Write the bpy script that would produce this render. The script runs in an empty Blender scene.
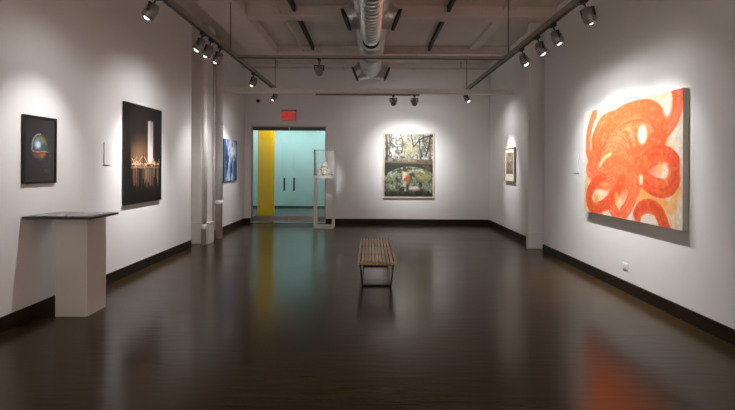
import bpy, bmesh, math, random
import numpy as np
from mathutils import Vector, Matrix
random.seed(4)
S = bpy.context.scene
COL = S.collection
PI = math.pi

# ------------------------------------------------------------------ helpers
def lin(c):
    c = c / 255.0
    return c / 12.92 if c <= 0.04045 else ((c + 0.055) / 1.055) ** 2.4
def rgb(r, g, b): return (lin(r), lin(g), lin(b), 1.0)

def mat(name, color, rough=0.6, metal=0.0, noise=0.0, nscale=6.0, bump=0.0, bscale=60.0, spec=0.5, coat=0.0, stretch=(1, 1, 1)):
    m = bpy.data.materials.new(name); m.use_nodes = True
    nt = m.node_tree; N = nt.nodes; L = nt.links
    b = N['Principled BSDF']
    b.inputs['Base Color'].default_value = color
    b.inputs['Roughness'].default_value = rough
    b.inputs['Metallic'].default_value = metal
    b.inputs['Specular IOR Level'].default_value = spec
    b.inputs['Coat Weight'].default_value = coat
    tc = N.new('ShaderNodeTexCoord')
    mp = N.new('ShaderNodeMapping'); mp.inputs['Scale'].default_value = stretch
    L.new(tc.outputs['Object'], mp.inputs['Vector'])
    if noise > 0:
        n = N.new('ShaderNodeTexNoise'); n.inputs['Scale'].default_value = nscale; n.inputs['Detail'].default_value = 5
        L.new(mp.outputs['Vector'], n.inputs['Vector'])
        r = N.new('ShaderNodeValToRGB')
        r.color_ramp.elements[0].position = 0.3; r.color_ramp.elements[1].position = 0.7
        c = Vector(color[:3])
        r.color_ramp.elements[0].color = (*(c * (1 - noise)), 1); r.color_ramp.elements[1].color = (*(c * (1 + noise)), 1)
        L.new(n.outputs['Fac'], r.inputs['Fac']); L.new(r.outputs['Color'], b.inputs['Base Color'])
    if bump > 0:
        n2 = N.new('ShaderNodeTexNoise'); n2.inputs['Scale'].default_value = bscale; n2.inputs['Detail'].default_value = 3
        L.new(mp.outputs['Vector'], n2.inputs['Vector'])
        bp = N.new('ShaderNodeBump'); bp.inputs['Strength'].default_value = bump; bp.inputs['Distance'].default_value = 0.01
        L.new(n2.outputs['Fac'], bp.inputs['Height']); L.new(bp.outputs['Normal'], b.inputs['Normal'])
    return m

def emis(name, color, strength):
    m = bpy.data.materials.new(name); m.use_nodes = True
    b = m.node_tree.nodes['Principled BSDF']
    b.inputs['Base Color'].default_value = color
    b.inputs['Emission Color'].default_value = color; b.inputs['Emission Strength'].default_value = strength
    return m

def thin_glass(name, tint=(1, 1, 1, 1), ior=1.45, body=0.0, bodycol=(.8, .8, .8, 1), rough=0.0):
    m = bpy.data.materials.new(name); m.use_nodes = True
    nt = m.node_tree; N = nt.nodes; L = nt.links
    N.remove(N['Principled BSDF']); out = N['Material Output']
    tr = N.new('ShaderNodeBsdfTransparent'); tr.inputs['Color'].default_value = tint
    gl = N.new('ShaderNodeBsdfGlossy'); gl.inputs['Roughness'].default_value = rough
    fr = N.new('ShaderNodeFresnel'); fr.inputs['IOR'].default_value = ior
    mx = N.new('ShaderNodeMixShader')
    L.new(fr.outputs['Fac'], mx.inputs['Fac']); L.new(tr.outputs[0], mx.inputs[1]); L.new(gl.outputs[0], mx.inputs[2])
    last = mx
    if body > 0:
        df = N.new('ShaderNodeBsdfDiffuse'); df.inputs['Color'].default_value = bodycol
        m2 = N.new('ShaderNodeMixShader'); m2.inputs['Fac'].default_value = body
        L.new(mx.outputs[0], m2.inputs[1]); L.new(df.outputs[0], m2.inputs[2]); last = m2
    L.new(last.outputs[0], out.inputs['Surface'])
    return m

def box(bm, a, b, mi=0):
    (x0, y0, z0), (x1, y1, z1) = a, b
    v = [bm.verts.new(p) for p in ((x0,y0,z0),(x1,y0,z0),(x1,y1,z0),(x0,y1,z0),(x0,y0,z1),(x1,y0,z1),(x1,y1,z1),(x0,y1,z1))]
    for f in ((0,3,2,1),(4,5,6,7),(0,1,5,4),(1,2,6,5),(2,3,7,6),(3,0,4,7)):
        fc = bm.faces.new([v[i] for i in f]); fc.material_index = mi
    return v

def prism(bm, poly, z0, z1):
    lo = [bm.verts.new((x, y, z0)) for x, y in poly]; hi = [bm.verts.new((x, y, z1)) for x, y in poly]
    n = len(poly)
    bm.faces.new(list(reversed(lo))); bm.faces.new(hi)
    for i in range(n):
        j = (i + 1) % n; bm.faces.new((lo[i], lo[j], hi[j], hi[i]))

def frame_of(d):
    d = Vector(d).normalized()
    a = Vector((0, 0, 1)) if abs(d.z) < 0.9 else Vector((1, 0, 0))
    u = d.cross(a).normalized(); w = u.cross(d).normalized()
    return d, u, w

def lathe(bm, o, d, prof, n=24, cap0=True, cap1=True, mi=0):
    """rings of (distance along d, radius)"""
    o = Vector(o); d, u, w = frame_of(d); rings = []
    for t, r in prof:
        rings.append([bm.verts.new(o + d * t + (u * math.cos(2*PI*k/n) + w * math.sin(2*PI*k/n)) * r) for k in range(n)])
    for a, b in zip(rings, rings[1:]):
        for k in range(n):
            f = bm.faces.new((a[k], a[(k+1) % n], b[(k+1) % n], b[k])); f.smooth = True; f.material_index = mi
    if cap0: bm.faces.new(list(reversed(rings[0]))).material_index = mi
    if cap1: bm.faces.new(rings[-1]).material_index = mi

def cyl(bm, p, q, r, n=16, mi=0):
    p, q = Vector(p), Vector(q); lathe(bm, p, q - p, [(0, r), ((q - p).length, r)], n, mi=mi)

def bar(bm, p, q, w, h):
    """square bar from p to q, w across, h along the upward normal"""
    p, q = Vector(p), Vector(q); d, u, n = frame_of(q - p)
    vs = [[bm.verts.new(c + u * sx * w / 2 + n * sz * h / 2) for sx, sz in ((-1,-1),(1,-1),(1,1),(-1,1))] for c in (p, q)]
    a, b = vs
    bm.faces.new(list(reversed(a))); bm.faces.new(b)
    for k in range(4): bm.faces.new((a[k], a[(k+1) % 4], b[(k+1) % 4], b[k]))

def obj(name, bm, m, parent=None, bevel=0.0, loc=None):
    bmesh.ops.recalc_face_normals(bm, faces=bm.faces[:])
    me = bpy.data.meshes.new(name); bm.to_mesh(me); bm.free()
    o = bpy.data.objects.new(name, me); COL.objects.link(o)
    for k in (m if isinstance(m, (list, tuple)) else [m]): me.materials.append(k)
    if parent: o.parent = parent
    if loc: o.location = loc
    if bevel:
        b = o.modifiers.new('bevel', 'BEVEL'); b.width = bevel; b.segments = 2; b.limit_method = 'ANGLE'
    return o

def tag(o, label, cat, group=None):
    o['label'] = label; o['category'] = cat
    if group: o['group'] = group
    return o

def thing(name, label, cat, loc=(0, 0, 0), group=None):
    o = bpy.data.objects.new(name, None); COL.objects.link(o); o.location = loc; o.empty_display_size = 0.1
    return tag(o, label, cat, group)

def struct(name, bm, m, bevel=0.0):
    o = obj(name, bm, m, None, bevel); o['kind'] = 'structure'; return o

# ------------------------------------------------------------------ materials
M = {}
M['wall'] = mat('wall paint', (.80, .787, .78, 1), .75, noise=.015, nscale=1.2, bump=.05, bscale=90)
M['ceil'] = mat('ceiling paint', (.66, .60, .54, 1), .8, noise=.08, nscale=1.6, bump=.15, bscale=14, stretch=(1, .35, 1))
M['beam'] = mat('beam paint', (.68, .61, .55, 1), .7, noise=.06, nscale=3, bump=.1, bscale=20)
M['trimwhite'] = mat('column paint', (.76, .72, .69, 1), .5, noise=.03, nscale=8)
M['base'] = mat('baseboard paint', (.016, .009, .0055, 1), .5, noise=.2, nscale=3, spec=.25)
M['teal'] = mat('teal wall paint', (.40, .655, .655, 1), .6, noise=.02, nscale=2)
M['yellow'] = mat('yellow paint', (.90, .58, .003, 1), .45, noise=.04, nscale=2)
M['darkteal'] = mat('dark teal base', (.012, .035, .033, 1), .4)
M['lobbyfloor'] = mat('lobby floor', (.07, .075, .065, 1), .22, noise=.1, nscale=2)
M['rail'] = mat('track metal', (.30, .27, .225, 1), .45, metal=.2, noise=.06, nscale=6)
M['slot'] = mat('track slot', (.012, .010, .009, 1), .5)
M['lampgrey'] = mat('lamp housing', (.26, .25, .24, 1), .35, metal=.5, noise=.05, nscale=20)
M['lampring'] = mat('lamp ring', (.5, .5, .5, 1), .2, metal=1)
M['lens'] = emis('lamp glow', (1, .93, .84, 1), 18)
M['duct'] = mat('galvanised steel', (.60, .60, .575, 1), .42, metal=.7, noise=.18, nscale=5)
M['flex'] = mat('ribbed foil', (.74, .75, .73, 1), .28, metal=.9, noise=.15, nscale=9)
M['ductdark'] = mat('duct shade', (.02, .018, .016, 1), .8)  # near-black colour stands in for shade at the outlets and hose end
M['strut'] = mat('dark channel', (.030, .024, .020, 1), .6)
M['steel'] = mat('brushed steel', (.40, .36, .32, 1), .35, metal=.8, noise=.06, nscale=12, stretch=(1, 30, 30))
M['headersteel'] = mat('header metal', (.09, .085, .08, 1), .4, metal=.6)
M['handle'] = mat('pull handle', (.03, .035, .035, 1), .35, metal=.5)
M['glass'] = thin_glass('door glass', (.97, .99, .985, 1), 1.4)
M['acrylic'] = thin_glass('acrylic', (.965, .97, .97, 1), 1.45, body=.008, bodycol=(.8, .8, .8, 1))
M['black'] = mat('black plastic', (.01, .01, .01, 1), .4)
M['white'] = mat('white plastic', (.82, .81, .80, 1), .4)
M['card'] = mat('label card', (.80, .785, .775, 1), .6)
M['oak'] = mat('oak slats', (.60, .385, .19, 1), .42, noise=.18, nscale=5, stretch=(8, .8, 8))
M['oakend'] = mat('oak end bar', (.46, .27, .11, 1), .42, noise=.2, nscale=6, stretch=(1, 8, 8))
M['oakdark'] = mat('oak cross bar', (.10, .06, .03, 1), .5, noise=.2)
M['blackmetal'] = mat('black steel', (.012, .011, .011, 1), .4, metal=.4)
M['plinth'] = mat('plinth paint', (.70, .665, .63, 1), .55, noise=.02, nscale=3)
M['darkboard'] = mat('dark board', (.03, .022, .018, 1), .3)
M['standwhite'] = mat('stand enamel', (.80, .77, .74, 1), .4, noise=.02)
M['blackframe'] = mat('black frame', (.014, .012, .011, 1), .4, noise=.1, spec=.3)
M['redglow'] = emis('sign red', rgb(222, 52, 40), .7)
M['signface'] = mat('sign panel', rgb(214, 150, 138), .3)
M['woodframe'] = mat('pale wood frame', (.55, .42, .24, 1), .45, noise=.15, nscale=8)
M['goldframe'] = mat('brown wood frame', (.46, .37, .22, 1), .45, noise=.12, nscale=8)
M['canvasedge'] = mat('canvas edge', (.42, .42, .37, 1), .8, noise=.06, nscale=12)

# floor: polished dark concrete, faint cross streaks
def floor_material():
    m = mat('polished concrete', (.060, .040, .027, 1), .2, spec=.42)
    nt = m.node_tree; N = nt.nodes; L = nt.links; b = N['Principled BSDF']
    b.inputs['IOR'].default_value = 1.42; b.inputs['Specular Tint'].default_value = (1, .74, .48, 1)
    tc = N.new('ShaderNodeTexCoord')
    mp = N.new('ShaderNodeMapping'); mp.inputs['Scale'].default_value = (.5, 1.3, 1); L.new(tc.outputs['Object'], mp.inputs['Vector'])
    n = N.new('ShaderNodeTexNoise'); n.inputs['Scale'].default_value = 1.6; n.inputs['Detail'].default_value = 8; n.inputs['Roughness'].default_value = .6
    L.new(mp.outputs[0], n.inputs['Vector'])
    r = N.new('ShaderNodeValToRGB')
    e = r.color_ramp.elements
    e[0].position = .3; e[0].color = (.031, .018, .0065, 1); e[1].position = .72; e[1].color = (.056, .035, .0145, 1)
    L.new(n.outputs['Fac'], r.inputs['Fac']); L.new(r.outputs[0], b.inputs['Base Color'])
    rr = N.new('ShaderNodeMapRange'); rr.inputs['To Min'].default_value = .15; rr.inputs['To Max'].default_value = .27
    L.new(n.outputs['Fac'], rr.inputs['Value']); L.new(rr.outputs[0], b.inputs['Roughness'])
    mp2 = N.new('ShaderNodeMapping'); mp2.inputs['Scale'].default_value = (1.2, 7, 1); L.new(tc.outputs['Object'], mp2.inputs['Vector'])
    n2 = N.new('ShaderNodeTexNoise'); n2.inputs['Scale'].default_value = 3; n2.inputs['Detail'].default_value = 4
    L.new(mp2.outputs[0], n2.inputs['Vector'])
    bp = N.new('ShaderNodeBump'); bp.inputs['Strength'].default_value = .07; bp.inputs['Distance'].default_value = .02
    L.new(n2.outputs['Fac'], bp.inputs['Height']); L.new(bp.outputs[0], b.inputs['Normal'])
    return m
M['floor'] = floor_material()

# ------------------------------------------------------------------ the room
XL, XR, YB, ZC, YN = -3.30, 3.11, 11.80, 4.20, -2.2
OX0, OX1, OZ = -3.13, -1.165, 2.56          # glass door opening in the back wall

bm = bmesh.new(); box(bm, (-3.7, YN - .2, -.2), (3.5, YB + .2, 0)); struct('floor', bm, M['floor'])
bm = bmesh.new(); box(bm, (-3.7, YN - .2, ZC), (3.5, YB + .2, ZC + .2)); struct('ceiling', bm, M['ceil'])
bm = bmesh.new(); prism(bm, [(XL, YN), (XL, 8.28), (-3.48, 8.28), (-3.48, 9.25), (XL, 9.25), (XL, YB), (-3.7, YB), (-3.7, YN)], 0, ZC)
struct('wall_left', bm, M['wall'])
bm = bmesh.new(); prism(bm, [(XR, YN), (3.5, YN), (3.5, YB), (XR, YB), (XR, 8.80), (3.30, 8.80), (3.30, 8.06), (XR, 8.06)], 0, ZC)
struct('wall_right', bm, M['wall'])
bm = bmesh.new()
box(bm, (-3.7, YB, 0), (OX0, YB + .2, ZC)); box(bm, (OX1, YB, 0), (3.5, YB + .2, ZC)); box(bm, (OX0, YB, OZ), (OX1, YB + .2, ZC))
struct('wall_back', bm, M['wall'])
bm = bmesh.new(); box(bm, (-3.7, YN - .2, 0), (3.5, YN, ZC)); struct('wall_near', bm, M['wall'])

BH, BT = .135, .018
def baseboard(name, a, b):
    bm = bmesh.new(); box(bm, a, b); struct(name, bm, M['base'], .003)
baseboard('baseboard_left', (XL, YN, 0), (XL + BT, 8.28, BH))
baseboard('baseboard_left_far', (XL, 9.25, 0), (XL + BT, YB, BH))
baseboard('baseboard_right', (XR - BT, YN, 0), (XR, 8.06, BH))
baseboard('baseboard_right_far', (XR - BT, 8.80, 0), (XR, YB, BH))
baseboard('baseboard_back', (OX1 + .0, YB - BT, 0), (XR - BT, YB, BH))
baseboard('baseboard_back_corner', (XL + BT, YB - BT, 0), (OX0, YB, BH))

# ceiling beams (structure)
bm = bmesh.new(); box(bm, (-2.10, 7.52, 4.02), (XR, 7.80, ZC)); struct('trim_1', bm, M['beam'], .01)
bm = bmesh.new(); box(bm, (-2.10, 10.05, 4.02), (XR, 10.3, ZC)); struct('trim_2', bm, M['beam'], .01)
bm = bmesh.new(); box(bm, (-2.70, YN, 4.0), (-2.10, 10.3, ZC)); struct('trim_3', bm, M['beam'], .01)
bm = bmesh.new(); box(bm, (2.20, YN, 4.12), (2.40, 7.52, ZC)); box(bm, (2.20, 7.8, 4.12), (2.40, 10.05, ZC)); struct('trim_4', bm, M['beam'], .01)

# the pilasters
bm = bmesh.new()
box(bm, (-3.47, 8.62, 0), (-3.09, 8.90, .38)); box(bm, (-3.45, 8.64, .38), (-3.13, 8.88, ZC)); box(bm, (-3.475, 8.61, .38), (-3.08, 8.905, .41))
box(bm, (-3.47, 8.62, 3.80), (-3.09, 8.90, ZC - .001))
struct('trim_5', bm, M['trimwhite'], .006)
bm = bmesh.new()
box(bm, (2.925, 8.34, .0), (3.29, 8.44, .30)); box(bm, (2.935, 8.35, .30), (3.29, 8.43, ZC)); box(bm, (2.918, 8.332, .285), (3.29, 8.448, .31))
struct('trim_6', bm, M['wall'], .004)

# ------------------------------------------------------------------ lobby beyond the glass
bm = bmesh.new(); box(bm, (-5.2, YB + .2, -.2), (.6, 16.7, 0)); struct('floor_lobby', bm, M['lobbyfloor'])
bm = bmesh.new(); box(bm, (-5.2, YB + .2, 3.2), (.6, 16.7, 3.4)); struct('ceiling_lobby', bm, M['ceil'])
bm = bmesh.new(); box(bm, (-5.0, 16.4, 0), (.4, 16.6, 3.2)); struct('wall_lobby_far', bm, M['teal'])
bm = bmesh.new(); box(bm, (-5.2, YB + .2, 0), (-5.0, 16.6, 3.2)); struct('wall_lobby_left', bm, M['teal'])
bm = bmesh.new(); box(bm, (.4, YB + .2, 0), (.6, 16.6, 3.2)); struct('wall_lobby_right', bm, M['wall'])
bm = bmesh.new(); box(bm, (-5.0, 16.38, 0), (.4, 16.4, .06)); struct('baseboard_lobby', bm, M['darkteal'])
bm = bmesh.new(); box(bm, (-3.245, 12.95, 0), (-2.785, 13.1, 3.2)); struct('wall_partition', bm, M['yellow'])

# unseen lobby lights: a panel to brighten the yellow partition, downlights washing the teal wall
t = thing('ceiling_light', 'unseen flat white ceiling panel light in the teal lobby just inside the glass doors', 'light', (-2.1, 12.6, 3.2))
bm = bmesh.new(); box(bm, (-.65, -.35, -.05), (.65, .35, 0)); obj('frame', bm, M['white'], t)
bm = bmesh.new(); box(bm, (-.6, -.3, -.058), (.6, .3, -.0505)); obj('diffuser', bm, emis('lobby light', (1, .98, .93, 1), 17), t)
for x, lb in ((-4.1, 'lobby ceiling downlight left of the yellow partition'), (-2.9, 'lobby ceiling downlight behind the glass doors in the middle of the teal wall'), (-1.6, 'lobby ceiling downlight at the right end of the teal wall')):
    t = thing('downlight', lb, 'light', (x, 15.3, 3.2), 'lobby downlights')
    bm = bmesh.new(); lathe(bm, (0, 0, 0), (0, 0, -1), [(0, .07), (.10, .07), (.11, .06), (.09, .05)], 20); obj('housing', bm, M['white'], t)
    bm = bmesh.new(); lathe(bm, (0, 0, -.092), (0, 0, -1), [(0, .045), (.004, .04)], 16); obj('lens', bm, M['lens'], t)
    l = bpy.data.lights.new('down beam', 'SPOT'); l.energy = 66; l.spot_size = math.radians(120); l.spot_blend = 1; l.shadow_soft_size = .05; l.color = (.97, 1, 1)
    lo = bpy.data.objects.new('light_beam', l); COL.objects.link(lo); lo.parent = t; lo.location = (0, 0, -.13)
    lo.rotation_euler = Vector((0, 1.1, -1.0)).to_track_quat('-Z', 'Y').to_euler()

# glass double doors: two leaves, header, rails
def door_leaf(name, x0, x1, hx):
    r = bpy.data.objects.new(name, None); COL.objects.link(r); r['kind'] = 'structure'; r.location = (0, YB + .06, 0)
    bm = bmesh.new(); box(bm, (x0, -.006, .19), (x1, .006, 2.44)); obj('glass_pane', bm, M['glass'], r)
    bm = bmesh.new(); box(bm, (x0, -.02, .055), (x1, .02, .19)); obj('bottom_rail', bm, M['steel'], r, .003)
    bm = bmesh.new(); box(bm, (x0, -.02, 2.44), (x1, .02, 2.535)); obj('top_rail', bm, M['headersteel'], r, .003)
    bm = bmesh.new(); cyl(bm, (hx, -.06, .86), (hx, -.06, 1.20), .022)
    for z in (.93, 1.17): cyl(bm, (hx, -.06, z), (hx, -.004, z), .010)
    obj('pull_handle', bm, M['handle'], r)
door_leaf('door_1', OX0 + .035, -2.152, -2.255)
door_leaf('door_2', -2.140, OX1 - .035, -2.0)
bm = bmesh.new()
box(bm, (OX0, YB + .02, 0), (OX0 + .03, YB + .10, OZ)); box(bm, (OX1 - .03, YB + .02, 0), (OX1, YB + .10, OZ)); box(bm, (OX0 + .03, YB + .02, OZ - .02), (OX1 - .03, YB + .10, OZ))
struct('trim_7', bm, M['steel'])
bm = bmesh.new(); box(bm, (OX0, YB - .005, 0), (OX1, YB + .2, .012)); struct('trim_8', bm, M['headersteel'])

# ------------------------------------------------------------------ pipes and ducts
def pipe(name, label, cat, p, q, r, m, joints=(), jr=1.35, jl=.06, group=None):
    t = thing(name, label, cat, p, group); d = Vector(q) - Vector(p)
    bm = bmesh.new(); cyl(bm, (0, 0, 0), d, r, 20); obj('tube', bm, m, t)
    dn = d.normalized()
    for k in joints:
        bm = bmesh.new(); lathe(bm, dn * (k - jl / 2), d, [(0, r * 1.02), (jl * .15, r * jr), (jl * .85, r * jr), (jl, r * 1.02)], 20); obj('collar', bm, m, t)
    return t
pipe('standpipe', 'thick white standpipe in front of left wall, right of the white pilaster', 'pipe', (-3.15, 9.36, 0), (-3.15, 9.36, ZC), .077, M['trimwhite'], (.74, 2.40, 3.42), 1.16, .09)
t = pipe('conduit_pipe', 'slim white conduit running up beside the white pilaster on the left wall', 'pipe', (-3.155, 9.05, 0), (-3.155, 9.05, ZC), .022, M['trimwhite'], (1.62, 2.40), 1.25, .12)
pipe('wall_pipe', 'medium white pipe against front face of the white pilaster', 'pipe', (-3.155, 8.545, 0), (-3.155, 8.545, ZC), .048, M['trimwhite'], (.34, 3.5), 1.15, .10)

pipe('sprinkler_pipe', 'thin white pipe high along the back wall with small sprinkler fittings', 'pipe', (-3.3, 11.5, 4.02), (XR, 11.5, 4.02), .022, M['beam'], (.5, 2.6, 4.4), 1.9, .08)
SP = [o for o in COL.objects if o.name == 'sprinkler_pipe'][0]
for k in (.9, 3.2, 5.6):
    bm = bmesh.new(); cyl(bm, (k, 0, .01), (k, 0, ZC - 4.02), .008, 8); obj('hanger_rod', bm, M['strut'], SP)
pipe('ceiling_pipe', 'thin pale pipe running lengthwise along the ceiling left of the dark channel', 'pipe', (-1.50, YN, 4.06), (-1.50, 10.045, 4.06), .018, M['beam'])
bm = bmesh.new(); box(bm, (XL, 9.74, 3.09), (XR, 9.86, 3.195)); tag(obj('cross_beam', bm, M['trimwhite'], None, .006), 'long white horizontal bar spanning wall to wall before the back wall', 'beam')

# longitudinal dark channels on the ceiling
for s, lb in ((-1, 'long dark metal channel on the ceiling left of the silver duct'), (1, 'long dark metal channel on the ceiling right of the silver duct')):
    bm = bmesh.new()
    for a, b in ((YN, 7.515), (7.805, 10.045)):
        box(bm, (s * 1.29 - .024, a, 4.09), (s * 1.29 + .024, b, 4.105)); box(bm, (s * 1.29 - .024, a, 4.105), (s * 1.29 - .016, b, ZC)); box(bm, (s * 1.29 + .016, a, 4.105), (s * 1.29 + .024, b, ZC))
    tag(obj('ceiling_channel', bm, M['strut']), lb, 'channel', 'dark ceiling channels')

# the duct
D = thing('air_duct', 'silver metal air duct hanging along the centre of the ceiling', 'duct', (0, 6.0, 3.75))
bm = bmesh.new()
prof = [(-7.9, .245)]
for k in range(16):
    y = -7.5 + k * .68
    if y < 4.1: prof += [(y - .02, .245), (y - .012, .256), (y + .012, .256), (y + .02, .245)]
prof += [(4.25, .245), (4.4, .20), (4.45, .15)]
lathe(bm, (0, 0, 0), (0, 1, 0), prof, 40); obj('trunk', bm, M['duct'], D)
bm = bmesh.new(); prof = []
y = -7.9
while y < .05:
    prof += [(y, .106), (y + .014, .106), (y + .028, .144), (y + .09, .146), (y + .105, .112)]; y += .11
prof += [(.17, .136), (.30, .132), (.42, .118), (.50, .09), (.53, .05)]
lathe(bm, (0, 0, -.41), (0, 1, 0), prof, 32); cyl(bm, (0, .22, -.35), (0, .22, -.18), .10, 24); fx = obj('flexible_hose', bm, M['flex'], D)
bm = bmesh.new(); lathe(bm, (0, .0, -.41), (0, 1, 0), [(.535, .06), (.55, .12), (.58, .12), (.585, .05)], 28); obj('hose_shadow', bm, M['ductdark'], fx)  # dark disc imitates the shadow past the hose end
for y, sc in ((.42, 1.0), (4.15, 1.0)):
    for s in (-1, 1):
        d = Vector((s * .82, -.05, -.36)).normalized()
        bm = bmesh.new(); lathe(bm, d * .08, d, [(0, .215), (.12, .215), (.27, .165), (.30, .165)], 8 if y < 1 else 8)
        c = obj('side_outlet', bm, M['duct'], D, loc=(0, y, 0))
        bm = bmesh.new(); lathe(bm, d * .381, d, [(0, .168), (.025, .168)], 8); obj('outlet_shade', bm, M['ductdark'], c)  # dark disc paints the shade inside the open outlet
for y in (-4.5, -1.2, 1.6):
    for s in (-1, 1):
        bm = bmesh.new(); cyl(bm, (s * .235, y, .05), (s * .235, y, ZC - 3.75), .006, 8); obj('hanger_rod', bm, M['strut'], D)

# ------------------------------------------------------------------ lighting tracks
RX = 2.15
def track(name, label, p, q, rods, group='lighting tracks', up=ZC, hgt=.07):
    t = thing(name, label, 'track', p, group); d = Vector(q) - Vector(p)
    bm = bmesh.new(); bar(bm, (0, 0, .01 + hgt / 2), d + Vector((0, 0, .01 + hgt / 2)), .05, hgt); obj('channel', bm, M['rail'], t)
    bm = bmesh.new(); bar(bm, (0, 0, .004), d + Vector((0, 0, .004)), .036, .010); obj('slot', bm, M['slot'], t)
    for k in rods:
        bm = bmesh.new(); b = d.normalized() * k; cyl(bm, b + Vector((0, 0, .08)), b + Vector((0, 0, up - p[2])), .007, 8); obj('hanger_rod', bm, M['strut'], t)
    return t
track('lighting_track', 'long ceiling lighting track running along the left wall', (-RX, YN + .3, 3.2), (-RX, 10.15, 3.2), ())
track('lighting_track', 'long ceiling lighting track running along the right wall', (RX, YN + .3, 3.2), (RX, 10.15, 3.2), (3.6, 8.95, 12.0))
track('lighting_track', 'crosswise lighting track passing under the silver duct', (-RX + .026, 7.2, 3.225), (RX - .026, 7.2, 3.225), (), hgt=.04)
track('lighting_track', 'short lighting track under the white cross bar above the landscape picture', (-1.2, 9.80, 3.055), (1.06, 9.80, 3.055), (), up=3.09, hgt=.025)
for y in (1.7, 6.88, 10.1):
    pass
L = [o for o in COL.objects if o.name == 'lighting_track'][0]
for k in (3.6, 8.78, 12.0):
    bm = bmesh.new(); cyl(bm, (0, k, .08), (0, k, 4.0 - 3.2), .007, 8); obj('hanger_rod', bm, M['strut'], L)
pipe('support_pipe', 'thin pale pipe crossing just behind the crosswise track below the duct', 'pipe', (-RX + .03, 7.36, 3.30), (RX - .03, 7.36, 3.30), .02, M['beam'])

# ------------------------------------------------------------------ spotlights
def spotlight(x, y, ztop, target, label, watts, ang=50, blend=.9, size=.04, head=.17, off=(0, 0), spill=.2, warm=(1, .985, .99)):
    t = thing('track_spotlight', label, 'spotlight', (x, y, ztop), 'track spotlights')
    bm = bmesh.new(); box(bm, (-.022, -.05, -.035), (.022, .05, 0)); obj('adapter', bm, M['slot'], t, .003)
    hc = Vector((off[0], off[1], -head))
    bm = bmesh.new(); cyl(bm, (0, 0, -.035), (off[0] * .6, off[1] * .6, -head + .075), .009, 10); obj('stem', bm, M['slot'], t)
    d = (Vector(target) - (Vector((x, y, ztop)) + hc)).normalized()
    _, u, w = frame_of(d)
    bm = bmesh.new()                                   # yoke: two arms and a bridge
    top = Vector((off[0] * .6, off[1] * .6, -head + .08))
    for s in (-1, 1): bar(bm, top + u * s * .072, hc + u * s * .072, .012, .02)
    bar(bm, top - u * .078, top + u * .078, .02, .012)
    obj('yoke', bm, M['slot'], t)
    bm = bmesh.new(); lathe(bm, hc - d * .10, d, [(0, .032), (.02, .046), (.05, .052), (.06, .062), (.145, .064), (.155, .060), (.14, .055), (.12, .045)], 24, cap1=True)
    obj('housing', bm, M['lampgrey'], t)
    bm = bmesh.new(); lathe(bm, hc + d * .047, d, [(0, .054), (.012, .064), (.02, .058), (.014, .052)], 24, cap0=False, cap1=False); obj('trim_ring', bm, M['lampring'], t)
    bm = bmesh.new(); lathe(bm, hc + d * .030, d, [(0, .036), (.02, .036), (.034, .030), (.044, .018), (.047, .006)], 20); obj('lens', bm, M['lens'], t)
    l = bpy.data.lights.new('spot beam', 'SPOT'); l.energy = watts; l.spot_size = math.radians(ang); l.spot_blend = blend; l.shadow_soft_size = size; l.color = warm
    lo = bpy.data.objects.new('light_beam', l); COL.objects.link(lo); lo.parent = t
    lo.location = hc + d * .13; lo.rotation_euler = d.to_track_quat('-Z', 'Y').to_euler()
    if spill:
        l2 = bpy.data.lights.new('spot spill', 'SPOT'); l2.energy = watts * spill; l2.spot_size = math.radians(135); l2.spot_blend = 1; l2.shadow_soft_size = size; l2.color = warm
        lo2 = bpy.data.objects.new('light_spill', l2); COL.objects.link(lo2); lo2.parent = t; lo2.location = lo.location; lo2.rotation_euler = lo.rotation_euler
    return t
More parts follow.
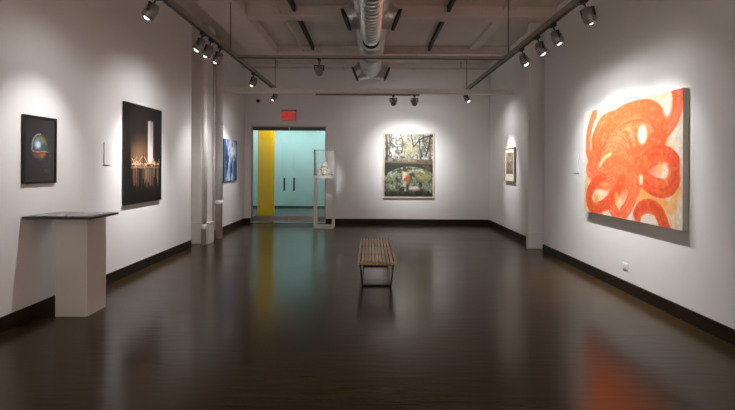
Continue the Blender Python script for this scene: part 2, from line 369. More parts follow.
LAMPS = [
    (-RX, 4.50, 3.2, (XL, 4.42, 1.4), 'left wall track spotlight nearest the camera, lighting the glowing sphere picture', 108, 62, (-.06, 0), .17),
    (-RX, 5.75, 3.2, (XL, 5.70, 1.1), 'left wall track spotlight second nearest the camera', 20, 64, (-.05, 0), .17),
    (-RX, 6.05, 3.2, (XL, 6.20, 1.1), 'left wall track spotlight just beyond the second one', 105, 60, (-.05, 0), .17),
    (-RX, 6.42, 3.2, (XL, 6.50, 1.4), 'bright left wall track spotlight aimed at the night skyline picture', 205, 62, (-.04, 0), .17),
    (-RX, 8.22, 3.2, (-3.25, 8.4, .9), 'left wall track spotlight in front of the white pilaster', 110, 76, (0, 0), .17),
    (-RX, 10.02, 3.2, (XL, 10.12, 1.3), 'left track end spotlight beyond the white cross bar, over the blue painting', 150, 66, (0, 0), .17),
    (RX, 4.55, 3.2, (XR, 4.95, 1.3), 'right wall track spotlight nearest the camera', 100, 74, (.05, 0), .17),
    (RX, 5.32, 3.2, (XR, 5.4, 1.1), 'second right wall track spotlight from the camera', 140, 82, (.05, 0), .17),
    (RX, 5.82, 3.2, (XR, 5.75, 1.1), 'third right wall track spotlight from the camera', 130, 82, (.05, 0), .17),
    (RX, 6.42, 3.2, (XR, 6.25, 1.1), 'bright fourth right wall track spotlight from the camera', 90, 74, (.04, 0), .17),
    (RX, 10.05, 3.2, (XR, 9.93, 1.5), 'right track end spotlight beyond the white cross bar, over the small framed print', 190, 44, (0, 0), .17),
    (.49, 9.80, 3.055, (.75, YB, 1.7), 'left one of the spotlight pair over the landscape picture', 170, 64, (0, 0), .14),
    (.95, 9.80, 3.055, (1.2, YB, 1.7), 'right one of the spotlight pair over the landscape picture', 170, 64, (0, 0), .14),
    (-.83, 7.20, 3.225, (-1.125, 11.05, 1.5), 'spotlight on the crosswise track left of the silver duct', 430, 13.5, (0, 0), .19),
    # unseen spotlights added to raise the ambient light of the room
    (-RX, 1.2, 3.2, (XL, 1.0, 1.4), 'added fill spotlight on the left track out of view, farther from the near wall', 190, 100, (0, 0), .17),
    (RX, 1.2, 3.2, (XR, 1.0, 1.4), 'added fill spotlight on the right track out of view, farther from the near wall', 190, 100, (0, 0), .17),
    (-RX, -.6, 3.2, (-1.6, YN, 1.6), 'added fill spotlight on the left track out of view, aimed at the near wall', 320, 110, (0, 0), .17),
    (RX, -.6, 3.2, (1.6, YN, 1.6), 'added fill spotlight on the right track out of view, aimed at the near wall', 320, 110, (0, 0), .17),
]
for x, y, zt, tg, lb, wt, an, of, hd in LAMPS:
    spotlight(x, y, zt, tg, lb, wt, an, 1.0, .04, hd, of, 0 if an < 20 else .16, (1, .88, .79) if y < 2 else (1, .985, .99))

# ------------------------------------------------------------------ painted surfaces: colours per vertex on a fine grid
def vnoise(u, v, fx, fy, seed, octaves=3):
    rs = np.random.RandomState(seed); out = np.zeros_like(u); amp = 1; tot = 0
    for _ in range(octaves):
        g = rs.rand(int(fy) + 3, int(fx) + 3)
        x = u * fx; y = v * fy; xi = np.floor(x).astype(int); yi = np.floor(y).astype(int)
        xi = np.clip(xi, 0, int(fx) + 1); yi = np.clip(yi, 0, int(fy) + 1)
        a = x - xi; b = y - yi; a = a * a * (3 - 2 * a); b = b * b * (3 - 2 * b)
        out += amp * ((g[yi, xi] * (1 - a) + g[yi, xi + 1] * a) * (1 - b) + (g[yi + 1, xi] * (1 - a) + g[yi + 1, xi + 1] * a) * b)
        tot += amp; amp *= .5; fx *= 2; fy *= 2
    return out / tot
def sm(a, b, x):
    t = np.clip((x - a) / (b - a), 0, 1); return t * t * (3 - 2 * t)
class Paint:
    def __init__(s, nu, nv, base):
        s.nu, s.nv = nu, nv
        s.u, s.v = np.meshgrid(np.linspace(0, 1, nu + 1), np.linspace(0, 1, nv + 1))     # v runs downwards
        s.c = np.zeros(s.u.shape + (3,)) + np.array(base, float)
    def mix(s, color, a):
        a = np.clip(a, 0, 1)[..., None]; s.c = s.c * (1 - a) + np.array(color, float) * a
    def blob(s, cu, cv, ru, rv, color, soft=.4, a=1):
        d = np.sqrt(((s.u - cu) / ru) ** 2 + ((s.v - cv) / rv) ** 2); s.mix(color, a * (1 - sm(1 - soft, 1 + soft, d)))
    def rect(s, u0, v0, u1, v1, color, a=1, e=.006):
        k = sm(u0 - e, u0 + e, s.u) * (1 - sm(u1 - e, u1 + e, s.u)) * sm(v0 - e, v0 + e, s.v) * (1 - sm(v1 - e, v1 + e, s.v)); s.mix(color, a * k)
    def curve(s, pts, n=12):
        P_ = [Vector((*p, 0)) for p in pts]; P_ = [2 * P_[0] - P_[1]] + P_ + [2 * P_[-1] - P_[-2]]; out = []
        for i in range(1, len(P_) - 2):
            a, b, c, d = P_[i-1:i+3]
            for k in range(n):
                t = k / n; out.append(.5 * ((2*b) + (c-a)*t + (2*a-5*b+4*c-d)*t*t + (3*b-a-3*c+d)*t**3))
        out.append(P_[-2]); return out
    def stroke(s, pts, w, color, asp=1.0, a=1, edge=.25, streak=None, seed=1, color2=None):
        cv = s.curve(pts); best = np.full(s.u.shape, 9.0); side = np.zeros(s.u.shape)
        for p, q in zip(cv, cv[1:]):
            dx, dy = (q.x - p.x) * asp, q.y - p.y; l2 = dx * dx + dy * dy + 1e-9
            ax, ay = (s.u - p.x) * asp, s.v - p.y
            t = np.clip((ax * dx + ay * dy) / l2, 0, 1)
            ex, ey = ax - t * dx, ay - t * dy; d = np.sqrt(ex * ex + ey * ey)
            m = d < best; best = np.where(m, d, best); side = np.where(m, np.sign(ex * dy - ey * dx) * d, side)
        k = (1 - sm(w * (1 - edge), w, best)) * a
        col = np.zeros(s.c.shape) + np.array(color, float)
        if color2 is not None:
            f = vnoise(np.clip(side / w * .5 + .5, 0, 1), s.v * .25, 9, 3, seed, 2)
            f = sm(.35, .65, f)[..., None]; col = col * (1 - f) + np.array(color2, float) * f
        k = k[..., None]; s.c = s.c * (1 - k) + col * k
    def speck(s, amt, fx, fy, seed):
        n = vnoise(s.u, s.v, fx, fy, seed, 2) - .5; s.c = np.clip(s.c * (1 + amt * 2 * n[..., None]), 0, 255)
def vcol_material(name, rough, coat=0.0, spec=.5):
    m = bpy.data.materials.new(name); m.use_nodes = True; N = m.node_tree.nodes
    b = N['Principled BSDF']; b.inputs['Roughness'].default_value = rough; b.inputs['Coat Weight'].default_value = coat; b.inputs['Coat Roughness'].default_value = .05
    b.inputs['Specular IOR Level'].default_value = spec
    at = N.new('ShaderNodeVertexColor'); at.layer_name = 'paint'; m.node_tree.links.new(at.outputs[0], b.inputs['Base Color'])
    return m
def painted(name, P_, w, h, m, parent, origin, ux, vz=(0, 0, 1), depth=.0, relief=None):
    """grid w x h; origin = upper left corner, ux = direction to the right, vz = up"""
    nu, nv = P_.nu, P_.nv; ux = Vector(ux); up = Vector(vz); nrm = ux.cross(up); o = Vector(origin)
    U = P_.u.ravel(); V = P_.v.ravel()
    co = np.array(o)[None] + np.outer(U * w, np.array(ux)) - np.outer(V * h, np.array(up))
    faces = []
    for j in range(nv):
        for i in range(nu):
            a = j * (nu + 1) + i; faces.append((a, a + nu + 1, a + nu + 2, a + 1))
    me = bpy.data.meshes.new(name); me.from_pydata(co.tolist(), [], faces); me.update()
    ca = me.color_attributes.new('paint', 'FLOAT_COLOR', 'POINT')
    c = np.clip(P_.c.reshape(-1, 3), 0, 255) / 255; c = np.where(c <= .04045, c / 12.92, ((c + .055) / 1.055) ** 2.4)
    ca.data.foreach_set('color', np.concatenate([c, np.ones((len(c), 1))], 1).ravel())
    ob = bpy.data.objects.new(name, me); COL.objects.link(ob); me.materials.append(m); ob.parent = parent
    if depth:
        sol = ob.modifiers.new('thickness', 'SOLIDIFY'); sol.thickness = depth; sol.offset = -1
    return ob

# --- orange painting, right wall
Z0, Z1, Y0, Y1 = .893, 2.29, 4.39, 6.41            # bottom, top, near, far
t = thing('abstract_painting', 'large canvas of looping orange brush strokes on right wall', 'painting', (XR, 5.4, Z0))
bm = bmesh.new(); box(bm, (-.062, Y0 - 5.4, 0), (-.0005, Y1 - 5.4, Z1 - Z0)); obj('stretched_canvas', bm, M['canvasedge'], t, .004)
BG = (222, 211, 194)
p = Paint(220, 154, BG); asp = 2.02 / 1.4
OR, DO, PK, YE, PA = (228, 90, 42), (220, 74, 36), (231, 112, 72), (232, 158, 78), (234, 152, 104)
p.mix((234, 176, 112), sm(.5, .66, vnoise(p.u, p.v, 5, 4, 3)) * .45)
p.blob(.47, .44, .37, .38, (229, 98, 52), .30, .97)
p.stroke([(.70,.72),(.80,.82),(.92,.84),(.97,.72)], .08, YE, asp, .6, .7)
p.stroke([(.66,.84),(.73,.77),(.79,.78),(.84,.82)], .09, YE, asp, .75, .6)
p.stroke([(.03,.92),(.04,.72),(.09,.57)], .04, YE, asp, .7, .5)
S_ = lambda pts, w, a=1, c=OR, c2=DO, sd=1: p.stroke(pts, w, c, asp, a, .18, seed=sd, color2=c2)
S_([(.14,.03),(.07,.19),(.05,.37),(.10,.50)], .055, .95, PK, OR, 2)
S_([(.16,.30),(.26,.16),(.40,.14),(.54,.24),(.60,.38),(.56,.54),(.50,.66)], .10, .9, OR, PK, 3)
S_([(.09,.58),(.22,.68),(.40,.63),(.56,.56),(.72,.49)], .10, .9, OR, PK, 4)
S_([(.37,.60),(.25,.62),(.15,.54),(.20,.40),(.32,.33),(.46,.36),(.54,.45)], .075, .95, OR, PK, 5)
S_([(.50,.62),(.40,.76),(.35,.88),(.42,.965),(.51,.93),(.58,.81),(.63,.66)], .068, .97, OR, PK, 6)
S_([(.26,.67),(.13,.73),(.07,.85),(.12,.955),(.24,.93),(.36,.84),(.44,.73),(.48,.60)], .068, .97, OR, DO, 7)
S_([(.955,-.03),(.965,.08),(.93,.20),(.86,.29),(.75,.38),(.62,.45)], .070, .95, PK, OR, 8)
S_([(.16,.42),(.28,.24),(.43,.13),(.58,.10),(.72,.115),(.80,.18),(.825,.27),(.80,.36),(.70,.45),(.55,.50)], .105, .97, OR, DO, 9)
S_([(.60,.58),(.70,.52),(.78,.47),(.87,.47),(.935,.53),(.94,.62),(.89,.70),(.80,.71),(.70,.66),(.62,.60)], .082, .98, DO, OR, 10)
S_([(.40,.50),(.52,.55),(.60,.62),(.60,.75)], .085, .9, OR, PK, 14)
p.blob(.47, .52, .16, .12, (229, 95, 48), .6, .9)
S_([(.61,1.04),(.64,.92),(.71,.865),(.79,.87),(.84,.93),(.885,1.04)], .064, .97, DO, OR, 11)
for pts, w in (([(.30,.32),(.44,.19),(.60,.15),(.72,.19),(.77,.28)], .014), ([(.36,.32),(.48,.24),(.60,.22),(.67,.24)], .010), ([(.40,.44),(.50,.43),(.56,.50)], .010), ([(.56,.60),(.51,.76),(.46,.88)], .012), ([(.61,.62),(.58,.76)], .012), ([(.79,.52),(.88,.53),(.91,.60),(.88,.66)], .010), ([(.08,.27),(.18,.09)], .016), ([(.17,.24),(.30,.07)], .014), ([(.34,.66),(.24,.70),(.16,.78)], .012), ([(.42,.66),(.34,.78),(.26,.86)], .010), ([(.68,.93),(.74,.90),(.80,.94)], .012)):
    p.stroke(pts, w, PA, asp, .35, .9)
p.blob(.675, .295, .042, .075, (228, 196, 172), .35, .97)
p.blob(.665, .26, .03, .03, (228, 178, 140), .5, .6)
p.blob(.865, .585, .032, .062, (226, 204, 178), .35, .97); p.blob(.83, .56, .02, .05, (232, 160, 90), .5, .8)
p.stroke([(.215,.54),(.27,.47),(.34,.44)], .026, (236, 186, 140), asp, .85, .7)
p.blob(.235, .795, .058, .026, (230, 202, 170), .35, .97); p.blob(.165, .86, .035, .045, YE, .5, .85); p.blob(.27, .715, .05, .018, (236, 160, 92), .6, .7)
p.blob(.445, .875, .022, .055, (236, 190, 132), .4, .95); p.blob(.415, .83, .02, .05, YE, .5, .85)
p.blob(.665, .655, .020, .042, (232, 198, 168), .4, .95)
for u_, v_, ru, rv in ((.885, .10, .035, .085), (.985, .90, .025, .14), (.992, .45, .014, .25), (.27, .99, .025, .025), (.575, .99, .035, .035), (.28, .02, .10, .025), (.75, 1.0, .03, .04), (.01, .3, .012, .2)):
    p.blob(u_, v_, ru, rv, BG, .5, .85)
p.mix((232, 176, 122), (vnoise(p.u, p.v, 44, 30, 12, 2) > .66) * .22)
p.speck(.07, 60, 40, 13)
painted('painted_face', p, 2.02, Z1 - Z0, vcol_material('orange paint', .55), t, (-.0625, Y1 - 5.4, Z1 - Z0), (0, -1, 0))

# --- framed night skyline, left wall
Yn, Yf, Zb, Zt = 5.98, 7.03, .965, 2.355
t = thing('skyline_picture', 'tall black framed night photograph of city skyline with two beams of light', 'picture', (XL, Yn, Zb))
bm = bmesh.new(); box(bm, (.001, 0, 0), (.038, Yf - Yn, Zt - Zb)); obj('frame', bm, M['blackframe'], t, .003)
W, H = Yf - Yn - .02, Zt - Zb - .02
p = Paint(110, 150, (24, 18, 16))
p.blob(.40, .52, .30, .16, (104, 74, 54), .9, .85); p.blob(.33, .54, .18, .10, (132, 96, 68), .9, .6)
p.rect(.585, .14, .665, .60, (158, 148, 144), .85, .010); p.rect(.675, .14, .735, .60, (140, 130, 126), .8, .010)
p.mix((226, 214, 208), sm(.16, .6, p.v) * ((p.u > .585) & (p.u < .735) & (p.v < .60)) * .75)
rs = random.Random(8)
for k in range(46):
    u0 = rs.uniform(.16, .92); hgt = rs.uniform(.012, .045) * (1.3 if u0 < .4 else 1); w_ = rs.uniform(.012, .035)
    p.rect(u0, .615 - hgt, u0 + w_, .625, rs.choice([(90, 66, 48), (140, 106, 78), (60, 44, 36), (176, 140, 106)]), .75, .008)
p.stroke([(.16,.55),(.28,.60),(.455,.52),(.60,.595),(.80,.57)], .008, (200, 160, 122), .8, .9, .5)
p.stroke([(.16,.605),(.45,.60),(.92,.60)], .007, (190, 150, 112), .8, .9, .5)
p.rect(.44, .50, .475, .66, (56, 42, 34), .9)
for k in range(70):
    p.blob(rs.uniform(.16, .92), rs.gauss(.59, .028), .012, .006, (232, 196, 156), .6, .8)
p.rect(.14, .63, .93, .645, (186, 146, 110), .7, .008)
p.rect(.14, .645, .93, 1.0, (26, 20, 18), 1, .01)
for k in range(26):
    u0 = rs.uniform(.16, .92); p.rect(u0, .645, u0 + rs.uniform(.01, .035), rs.uniform(.74, .90), (160, 120, 90), .55, .012)
p.mix((22, 18, 17), sm(.78, .95, p.v))
p.rect(.585, .645, .735, .85, (150, 120, 100), .3, .03)
for a in (1,):
    e = np.maximum(1 - sm(.10, .15, p.u), sm(.93, .96, p.u)); p.mix((24, 20, 19), e)
    p.mix((24, 20, 19), 1 - sm(.05, .13, p.v))
painted('photograph', p, W, H, vcol_material('glossy photo', .4, 0, .2), t, (.0385, .01, Zt - Zb - .01), (0, 1, 0))

# --- framed glowing sphere, left wall
Yn, Yf, Zb, Zt = 4.25, 4.70, 1.315, 1.98
t = thing('sphere_picture', 'small black framed picture of a glowing multicoloured sphere on left wall', 'picture', (XL, Yn, Zb))
bm = bmesh.new()
box(bm, (.001, 0, 0), (.026, Yf - Yn, .022)); box(bm, (.001, 0, Zt - Zb - .022), (.026, Yf - Yn, Zt - Zb)); box(bm, (.001, 0, .022), (.026, .022, Zt - Zb - .022)); box(bm, (.001, Yf - Yn - .022, .022), (.026, Yf - Yn, Zt - Zb - .022))
obj('frame', bm, M['blackframe'], t, .002)
p = Paint(70, 94, (40, 34, 33))
p.blob(.50, .44, .40, .28, (46, 46, 60), .5, .5)
p.blob(.47, .45, .27, .20, (84, 74, 66), .25, .9)
r_ = np.sqrt(((p.u - .47) / .27) ** 2 + ((p.v - .45) / .20) ** 2)
def inb(cu, cv, ru, rv, c, a):
    d = np.sqrt(((p.u - cu) / ru) ** 2 + ((p.v - cv) / rv) ** 2); p.mix(c, a * (1 - sm(.3, 1.2, d)) * (1 - sm(.80, 1.05, r_)))
inb(.58, .34, .2, .12, (120, 124, 62), .85); inb(.40, .40, .18, .12, (110, 150, 176), .9); inb(.42, .42, .11, .07, (214, 230, 238), .95)
inb(.62, .45, .13, .07, (44, 82, 92), .85); inb(.52, .57, .24, .07, (140, 74, 40), .95); inb(.60, .60, .12, .05, (186, 112, 62), .8); inb(.3, .56, .12, .06, (110, 62, 48), .8)
p.stroke([(.22,.50),(.25,.36),(.36,.27),(.50,.245)], .012, (205, 215, 215), .75, .75, .8)
p.stroke([(.24,.52),(.40,.53),(.62,.52),(.76,.53)], .008, (210, 220, 220), .75, .7, .8)
p.stroke([(.82,.42),(.80,.62),(.74,.86)], .02, (78, 72, 72), .75, .6, .8)
p.rect(.62, .81, .72, .84, (90, 88, 96), .6, .02)
p.speck(.12, 40, 50, 5)
bm = bmesh.new(); box(bm, (.001, .022, .022), (.018, Yf - Yn - .022, Zt - Zb - .022)); obj('backing_board', bm, M['blackframe'], t)
painted('print', p, Yf - Yn - .044, Zt - Zb - .044, vcol_material('glazed print', .2, .3), t, (.0185, .022, Zt - Zb - .022), (0, 1, 0))

# --- blue canvas, left wall far
Yn, Yf, Zb, Zt = 10.03, 11.0, 1.155, 2.11
t = thing('blue_painting', 'unframed blue and white abstract canvas on the left wall near the glass doors', 'painting', (XL, Yn, Zb))
bm = bmesh.new(); box(bm, (.0005, 0, 0), (.035, Yf - Yn, Zt - Zb)); obj('stretched_canvas', bm, mat('dark blue edge', (.03, .05, .10, 1), .7), t, .003)
p = Paint(70, 64, (42, 78, 140))
n = vnoise(p.u, p.v, 5, 4, 21, 4); p.mix((24, 44, 92), sm(.48, .62, n)); p.mix((120, 160, 205), sm(.56, .70, vnoise(p.u, p.v, 6, 3, 22, 4)))
p.blob(.68, .22, .26, .24, (230, 234, 240), .5, .9); p.blob(.35, .12, .2, .12, (160, 175, 200), .6, .8); p.blob(.8, .5, .2, .12, (30, 84, 120), .5, .85)
p.blob(.45, .62, .09, .22, (170, 196, 226), .8, .7); p.blob(.78, .48, .04, .03, (190, 226, 240), .4, .9); p.blob(.5, .92, .3, .05, (150, 176, 214), .6, .6)
p.mix((214, 224, 238), sm(.60, .72, vnoise(p.u, p.v, 12, 3, 24, 3)) * .8); p.mix((16, 30, 66), sm(.60, .72, vnoise(p.u, p.v, 10, 4, 25, 3)) * .8); p.blob(.06, .5, .08, .6, (50, 62, 100), .5, .7); p.speck(.15, 30, 30, 23)
painted('painted_face', p, Yf - Yn, Zt - Zb, vcol_material('blue paint', .5), t, (.0355, 0, Zt - Zb), (0, 1, 0))

# --- landscape picture, back wall
X0, X1, Zb, Zt = .335, 1.665, .69, 2.39
t = thing('landscape_picture', 'large pale framed picture of a figure by a stone bridge in woods on back wall', 'picture', (X0, YB, Zb))
w, h, F = X1 - X0, Zt - Zb, .035
bm = bmesh.new()
box(bm, (0, -.055, 0), (F, -.008, h)); box(bm, (w - F, -.055, 0), (w, -.008, h)); box(bm, (F, -.055, 0), (w - F, -.008, F)); box(bm, (F, -.055, h - F), (w - F, -.008, h))
obj('frame', bm, mat('limed wood frame', (.66, .59, .46, 1), .5, noise=.08, nscale=9), t, .003)
bm = bmesh.new(); box(bm, (F, -.035, F), (w - F, -.008, h - F)); obj('backing_board', bm, M['card'], t)
p = Paint(120, 156, (150, 150, 138))
a2 = 1.265 / 1.68
n1 = vnoise(p.u, p.v, 16, 20, 41, 4); n2 = vnoise(p.u, p.v, 24, 30, 42, 3); n3 = vnoise(p.u, p.v, 5, 6, 43, 3)
p.mix((182, 184, 192), sm(.42, .58, n3)); p.mix((92, 92, 70), sm(.50, .60, n1) * .85); p.mix((206, 200, 184), sm(.55, .63, n2) * .7); p.mix((70, 64, 56), sm(.56, .66, vnoise(p.u, p.v, 34, 30, 47, 2)) * .75)
p.blob(.56, .24, .16, .12, (170, 166, 128), .6, .7); p.mix((112, 112, 76), sm(.54, .64, n2) * (p.u > .4) * (p.v < .4) * .5)
br = (54, 46, 40)
for pts, w_ in (([(.03,0),(.05,.2),(.04,.40)], .022), ([(.10,0),(.11,.18),(.09,.36)], .012), ([(.32,0),(.38,.14),(.36,.3)], .010), ([(.55,0),(.58,.12),(.60,.2)], .012), ([(1,.02),(.90,.03),(.74,.08),(.60,.2)], .014), ([(.96,0),(.92,.16),(.86,.34)], .018), ([(.72,.08),(.73,.24),(.78,.36)], .012), ([(.8,.03),(.84,.2),(.95,.26)], .010), ([(.1,.1),(.22,.2),(.34,.2)], .008)):
    p.stroke(pts, w_, br, a2, .9, .5)
# stone bridge: parapet, dark arch below
p.mix((96, 90, 72), ((p.v > .40 + .05 * (p.u - .5) ** 2) & (p.v < .60)) * .95)
p.mix((150, 130, 104), ((p.v > .385 + .08 * np.abs(p.u - .45)) & (p.v < .44)) * sm(.4, .6, n1) * .8)
p.mix((34, 38, 34), sm(.44, .47, p.v - .03 * p.u) * (p.v < .66) * .9); p.mix((90, 78, 56), (p.u > .72) * (p.v > .40) * (p.v < .56) * sm(.42, .6, n1) * .8)
arch = .515 + .50 * (p.u - .52) ** 2
inside = sm(0, .012, p.v - arch)
ground = (p.v > .66) * 1.0
p.mix((120, 130, 108), np.maximum(inside * (np.abs(p.u - .52) < .47), ground))
p.mix((164, 174, 156), inside * (1 - sm(.04, .09, p.v - arch)) * (np.abs(p.u - .52) < .44) * .8)
low = np.maximum(inside * (np.abs(p.u - .52) < .44), ground)
p.mix((72, 82, 58), low * sm(.46, .58, n1)); p.mix((176, 184, 150), low * sm(.60, .7, n2) * .7); p.mix((50, 52, 44), low * sm(.58, .7, vnoise(p.u, p.v, 12, 14, 45, 3)))
p.blob(.80, .66, .16, .09, (168, 162, 104), .5, .75); p.blob(.74, .62, .10, .05, (190, 192, 168), .6, .6)
p.mix((90, 92, 56), sm(.52, .62, n2) * (np.sqrt(((p.u - .8) / .17) ** 2 + ((p.v - .67) / .1) ** 2) < 1) * .7)
p.blob(.62, .87, .12, .035, (226, 206, 192), .5, .85)
p.mix((40, 38, 32), sm(.86, .97, p.v + (n3 - .5) * .1) * .85)
# small figure seen from behind
p.blob(.425, .575, .032, .03, (84, 46, 38), .3); p.rect(.385, .60, .475, .70, (208, 188, 150), .95, .012); p.stroke([(.40,.62),(.385,.72)], .018, (226, 190, 160), a2, .9, .4)
p.blob(.475, .735, .05, .075, (160, 82, 58), .35, .95); p.blob(.42, .80, .05, .05, (176, 166, 172), .4, .9); p.rect(.455, .80, .50, .90, (50, 44, 48), .9, .012); p.blob(.43, .89, .02, .03, (196, 190, 190), .4, .8)
p.speck(.16, 50, 64, 46)
painted('photograph', p, w - 2 * F, h - 2 * F, vcol_material('landscape print', .35, .15), t, (F, -.0355, h - F), (1, 0, 0))

# --- small framed print, right wall far
Yn, Yf, Zb, Zt = 9.60, 10.30, 1.20, 1.94
t = thing('framed_print', 'small wood framed grey print with cream mount on far right wall', 'picture', (XR, Yn, Zb))
h, w, F = Zt - Zb, Yf - Yn, .018
bm = bmesh.new()
box(bm, (-.05, 0, 0), (-.006, F, h)); box(bm, (-.05, w - F, 0), (-.006, w, h)); box(bm, (-.05, F, 0), (-.006, w - F, F)); box(bm, (-.05, F, h - F), (-.006, w - F, h))
obj('frame', bm, M['goldframe'], t, .003)
bm = bmesh.new(); box(bm, (-.03, F, F), (-.006, w - F, h - F)); obj('backing_board', bm, M['card'], t)
p = Paint(64, 66, (232, 223, 206))
p.rect(.12, .13, .86, .80, (150, 128, 110), 1, .012)
k = (p.u > .13) & (p.u < .85) & (p.v > .14) & (p.v < .79)
n = vnoise(p.u, p.v, 14, 10, 61, 3); p.mix((84, 72, 62), k * sm(.46, .6, n)); p.mix((180, 160, 140), k * sm(.56, .68, vnoise(p.u, p.v, 10, 16, 62, 3)) * .8); p.mix((70, 62, 58), k * sm(.55, .8, p.v) * .5)
painted('print', p, w - 2 * F, h - 2 * F, vcol_material('matted print', .4, .1), t, (-.0305, w - F, h - F), (0, -1, 0))

# ------------------------------------------------------------------ wall text cards, outlet, sensor, exit sign
def card_x(x, s, y0, y1, z0, z1, label):
    bm = bmesh.new(); a, b = sorted((x + s * .003, x + s * .014)); box(bm, (a, y0, z0), (b, y1, z1)); tag(obj('wall_label', bm, M['card'], None, .001), label, 'label', 'wall labels')
card_x(XL, 1, 5.56, 5.71, 1.505, 1.785, 'plain white text card on left wall beside the skyline picture')
card_x(XR, -1, 6.70, 6.86, 1.43, 1.70, 'plain white text card on right wall beside the orange painting')
bm = bmesh.new(); box(bm, (-.09, YB - .014, 1.42), (.05, YB - .003, 1.69)); tag(obj('wall_label', bm, M['card'], None, .001), 'plain white text card on back wall left of the landscape picture', 'label', 'wall labels')
t = thing('power_outlet', 'white power outlet low on right wall below the orange painting', 'outlet', (XR, 5.47, .31))
bm = bmesh.new(); box(bm, (-.009, -.06, -.038), (-.001, .06, .038)); obj('cover_plate', bm, M['white'], t, .002)
for s in (-1, 1):
    bm = bmesh.new(); box(bm, (-.0115, s * .028 - .016, -.020), (-.009, s * .028 + .016, .020)); k = obj('socket', bm, M['white'], t, .001)
    bm = bmesh.new()
    for q in (-.006, .006): box(bm, (-.0122, s * .028 + q - .0015, -.008), (-.0114, s * .028 + q + .0015, .008))
    obj('slot', bm, M['black'], k)
t = thing('wall_sensor', 'small round black device high on the back wall left of the red sign', 'sensor', (-2.94, YB, 3.20))
bm = bmesh.new(); cyl(bm, (0, -.03, 0), (0, -.001, 0), .025, 16); obj('mount', bm, M['black'], t)
bm = bmesh.new(); bmesh.ops.create_uvsphere(bm, u_segments=20, v_segments=14, radius=.05, matrix=Matrix.Translation((0, -.065, 0))); obj('ball_head', bm, M['black'], t)

t = thing('exit_sign', 'red lit exit sign hanging above the glass doors', 'sign', (-2.135, YB - .06, 2.83))
bm = bmesh.new(); box(bm, (-.20, -.03, .105), (.20, .059, .145)); obj('canopy', bm, mat('sign canopy', (.30, .26, .24, 1), .5), t, .004)
bm = bmesh.new(); box(bm, (-.185, -.008, -.15), (.185, .008, .105)); obj('panel', bm, M['signface'], t, .003)
cu = bpy.data.curves.new('letters', 'FONT'); cu.body = 'EXIT'; cu.size = .29; cu.align_x = 'CENTER'; cu.align_y = 'CENTER'; cu.extrude = .003; cu.offset = .002; cu.space_character = .95
tmp = bpy.data.objects.new('letters', cu); COL.objects.link(tmp)
dg = bpy.context.evaluated_depsgraph_get(); me = bpy.data.meshes.new_from_object(tmp.evaluated_get(dg)); bpy.data.objects.remove(tmp)
me.materials.clear(); me.materials.append(M['redglow'])
lt = bpy.data.objects.new('letters', me); COL.objects.link(lt); lt.parent = t; lt.rotation_euler = (PI / 2, 0, 0); lt.location = (0, -.0115, -.022)
xs = [v.co.x for v in me.vertices]; ys = [v.co.y for v in me.vertices]
lt.scale = (.345 / (max(xs) - min(xs)), .215 / (max(ys) - min(ys)), 1)
for b_ in (-.12, .12):
    bm = bmesh.new(); box(bm, (.10, -.02, .08), (.155, -.009, .105)); obj('corner_glint', bm, M['white'], t); break  # white block imitates light reflected at the sign's upper corner

# ------------------------------------------------------------------ slatted bench
BX, BY0, BY1 = .088, 5.40, 7.15
t = thing('slatted_bench', 'low slatted wooden bench with black metal legs in the middle of the floor', 'bench', (BX, (BY0 + BY1) / 2, 0))
hl = (BY1 - BY0) / 2; ns = 11; wb = .468; sw = .0235
for k in range(ns):
    x = -wb / 2 + sw / 2 + k * (wb - sw) / (ns - 1)
    bm = bmesh.new(); box(bm, (x - sw / 2, -hl + .001, .322), (x + sw / 2, hl - .001, .362)); obj('slat', bm, M['oak'], t, .002)
for yy in (-hl, -hl * .36, hl * .36, hl - .024):
    end = yy == -hl or yy > hl - .1
    for k in range(ns - 1):
        x = -wb / 2 + sw + k * (wb - sw) / (ns - 1); g = (wb - sw) / (ns - 1) - sw
        bm = bmesh.new(); box(bm, (x, yy + .001, .326), (x + g, yy + .025, .358 if end else .346)); obj('spacer_block', bm, M['oakend' if end else 'oakdark'], t)
for yy in (5.66 - (BY0 + BY1) / 2, 6.78 - (BY0 + BY1) / 2):
    bm = bmesh.new(); b_ = .018
    for s in (-1, 1): bar(bm, (s * .215, yy, .3215), (s * .178, yy, .0), b_, b_)
    box(bm, (-.183, yy - .009, .001), (.183, yy + .009, .02)); box(bm, (-.222, yy - .009, .302), (.222, yy + .009, .3215))
    obj('leg_frame', bm, M['blackmetal'], t)
for s in (-1, 1):
    bm = bmesh.new(); box(bm, (s * .20 - .008, 5.67 - (BY0 + BY1) / 2, .303), (s * .20 + .008, 6.77 - (BY0 + BY1) / 2, .3205)); obj('stretcher', bm, M['blackmetal'], t)

# ------------------------------------------------------------------ pedestal with dark top, left
t = thing('display_pedestal', 'white box pedestal with wide dark top against left wall', 'pedestal', (-2.95, 4.45, 0))
bm = bmesh.new(); box(bm, (-.16, 0, 0), (.155, .32, .985)); obj('plinth', bm, M['plinth'], t, .002)
bm = bmesh.new(); box(bm, (-.342, -.20, .985), (.312, .27, 1.008)); obj('table_top', bm, M['darkboard'], t, .002)
p = Paint(90, 70, (138, 132, 128))
rs = random.Random(3)
for k in range(40):
    a, b = rs.random(), rs.random(); pts = [(a, b)]
    for _ in range(4):
        a += rs.uniform(-.16, .16); b += rs.uniform(-.14, .14); pts.append((a, b))
    p.stroke(pts, rs.uniform(.012, .03), rs.choice([(40, 34, 32), (90, 82, 78), (206, 200, 196), (60, 52, 48)]), 1.2, .9, .4)
o = painted('relief_panel', p, .56, .41, vcol_material('silver relief', .35, .1), None, (-3.245, 4.69, 1.013), (1, 0, 0), (0, 1, 0), depth=.004)
tag(o, 'flat silver and black patterned panel lying on the dark pedestal top', 'artwork')

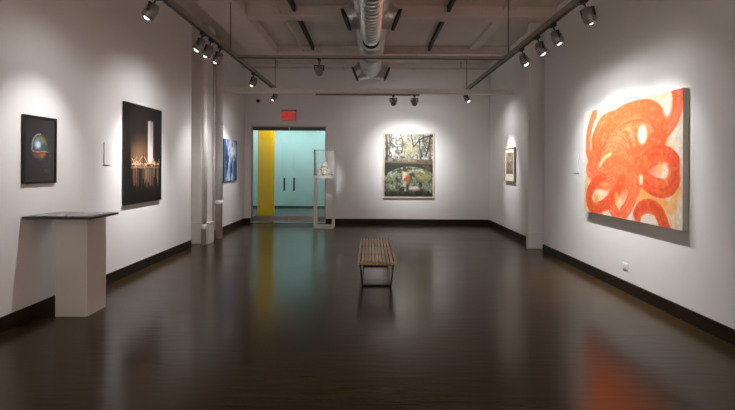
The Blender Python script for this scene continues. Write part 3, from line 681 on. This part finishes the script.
# ------------------------------------------------------------------ vitrine stand near the glass doors
sx, sy, sw2, sd = -1.125, 11.1, .245, .225
t = thing('display_stand', 'tall open white metal stand in front of the glass doors', 'stand', (sx, sy, 0))
for a in (-1, 1):
    for b in (-1, 1):
        bm = bmesh.new(); x, y = a * (sw2 - .024), b * (sd - .024); box(bm, (x - .020, y - .020, 0), (x + .020, y + .020, 1.215)); obj('leg', bm, M['standwhite'], t, .002)
for b in (-1, 1):
    bm = bmesh.new(); y = b * (sd - .024); box(bm, (-sw2 + .048, y - .022, 0), (sw2 - .048, y + .022, .045)); obj('base_rail', bm, M['standwhite'], t, .002)
    bm = bmesh.new(); x = b * (sw2 - .024); box(bm, (x - .022, -sd + .048, 0), (x + .022, sd - .048, .045)); obj('base_rail', bm, M['standwhite'], t, .002)
bm = bmesh.new(); box(bm, (-sw2, -sd, 1.215), (sw2, sd, 1.25)); obj('shelf', bm, M['standwhite'], t, .002)
# clear cover
t = thing('display_cover', 'clear acrylic box covering the white sculpture on the tall stand', 'display case', (sx, sy, 1.2505))
T = .006; hh = .655
for a in (-1, 1):
    bm = bmesh.new(); x0, x1 = sorted((a * sw2, a * (sw2 - T))); box(bm, (x0, -sd, 0), (x1, sd, hh)); obj('side_panel', bm, M['acrylic'], t)
    bm = bmesh.new(); y0, y1 = sorted((a * sd, a * (sd - T))); box(bm, (-sw2 + T, y0, 0), (sw2 - T, y1, hh)); obj('face_panel', bm, M['acrylic'], t)
bm = bmesh.new(); box(bm, (-sw2 + T, -sd + T, hh - T), (sw2 - T, sd - T, hh)); obj('top_panel', bm, M['acrylic'], t)
edge = mat('polished acrylic edge', (.85, .86, .86, 1), .35)
for a in (-1, 1):
    for b in (-1, 1):
        bm = bmesh.new(); box(bm, (a * (sw2 + .002) - .004, b * (sd + .002) - .004, 0), (a * (sw2 + .002) + .004, b * (sd + .002) + .004, hh)); obj('corner_edge', bm, edge, t)
# sculpture
t = thing('sculpture', 'white and gold encrusted cone shaped sculpture with a flat cap inside the clear case', 'sculpture', (sx, sy, 1.2515))
bm = bmesh.new(); box(bm, (-.230, -.212, 0), (.230, .212, .03)); obj('tray', bm, mat('bright tray', (.85, .84, .82, 1), .35), t, .003)
bm = bmesh.new(); lathe(bm, (0, 0, .03), (0, 0, 1), [(0, .211), (.03, .211), (.08, .192), (.15, .145), (.20, .100), (.225, .078), (.24, .06)], 30)
def sculpt_mat():
    m = mat('encrusted shell', (.8, .76, .66, 1), .4); N = m.node_tree.nodes; L = m.node_tree.links
    tc = N.new('ShaderNodeTexCoord'); v = N.new('ShaderNodeTexVoronoi'); v.inputs['Scale'].default_value = 42; L.new(tc.outputs['Object'], v.inputs['Vector'])
    sp = N.new('ShaderNodeSeparateColor'); L.new(v.outputs['Color'], sp.inputs[0])
    r = N.new('ShaderNodeValToRGB'); r.color_ramp.interpolation = 'CONSTANT'; e = r.color_ramp.elements
    e[0].color = (.85, .82, .75, 1); e[1].position = .45; e[1].color = (.40, .24, .08, 1)
    for ps, c in ((.6, (.88, .86, .82, 1)), (.78, (.62, .45, .16, 1)), (.88, (.10, .08, .07, 1))): q = e.new(ps); q.color = c
    L.new(sp.outputs[0], r.inputs['Fac']); L.new(r.outputs[0], N['Principled BSDF'].inputs['Base Color'])
    bp = N.new('ShaderNodeBump'); bp.inputs['Strength'].default_value = .6; bp.inputs['Distance'].default_value = .02; L.new(v.outputs['Distance'], bp.inputs['Height']); L.new(bp.outputs[0], N['Principled BSDF'].inputs['Normal'])
    return m
body = obj('encrusted_body', bm, sculpt_mat(), t)
bm = bmesh.new(); lathe(bm, (0, 0, .266), (0, 0, 1), [(0, .07), (.012, .078), (.02, .05), (.05, .045), (.055, .062), (.10, .060), (.105, .05)], 26); obj('cap', bm, mat('white cap', (.88, .87, .85, 1), .35), t)

# ------------------------------------------------------------------ world, camera, colour management
w = bpy.data.worlds.new('world'); S.world = w; w.use_nodes = True
w.node_tree.nodes['Background'].inputs[0].default_value = (0, 0, 0, 1)
cam = bpy.data.cameras.new('camera'); co = bpy.data.objects.new('camera', cam); COL.objects.link(co)
cam.sensor_width = 36; cam.lens = 450 / 735 * 36; cam.clip_start = .05
cam.shift_x = -2.9 / 735; cam.shift_y = -38.2 / 735
co.location = (0, 0, 1.5); co.rotation_euler = (PI / 2, -.006, 0)
S.camera = co
V = S.view_settings
V.view_transform = 'Standard'; V.look = 'None'; V.gamma = 1; V.use_curve_mapping = False; V.exposure = 0.0
S.cycles.diffuse_bounces = 8
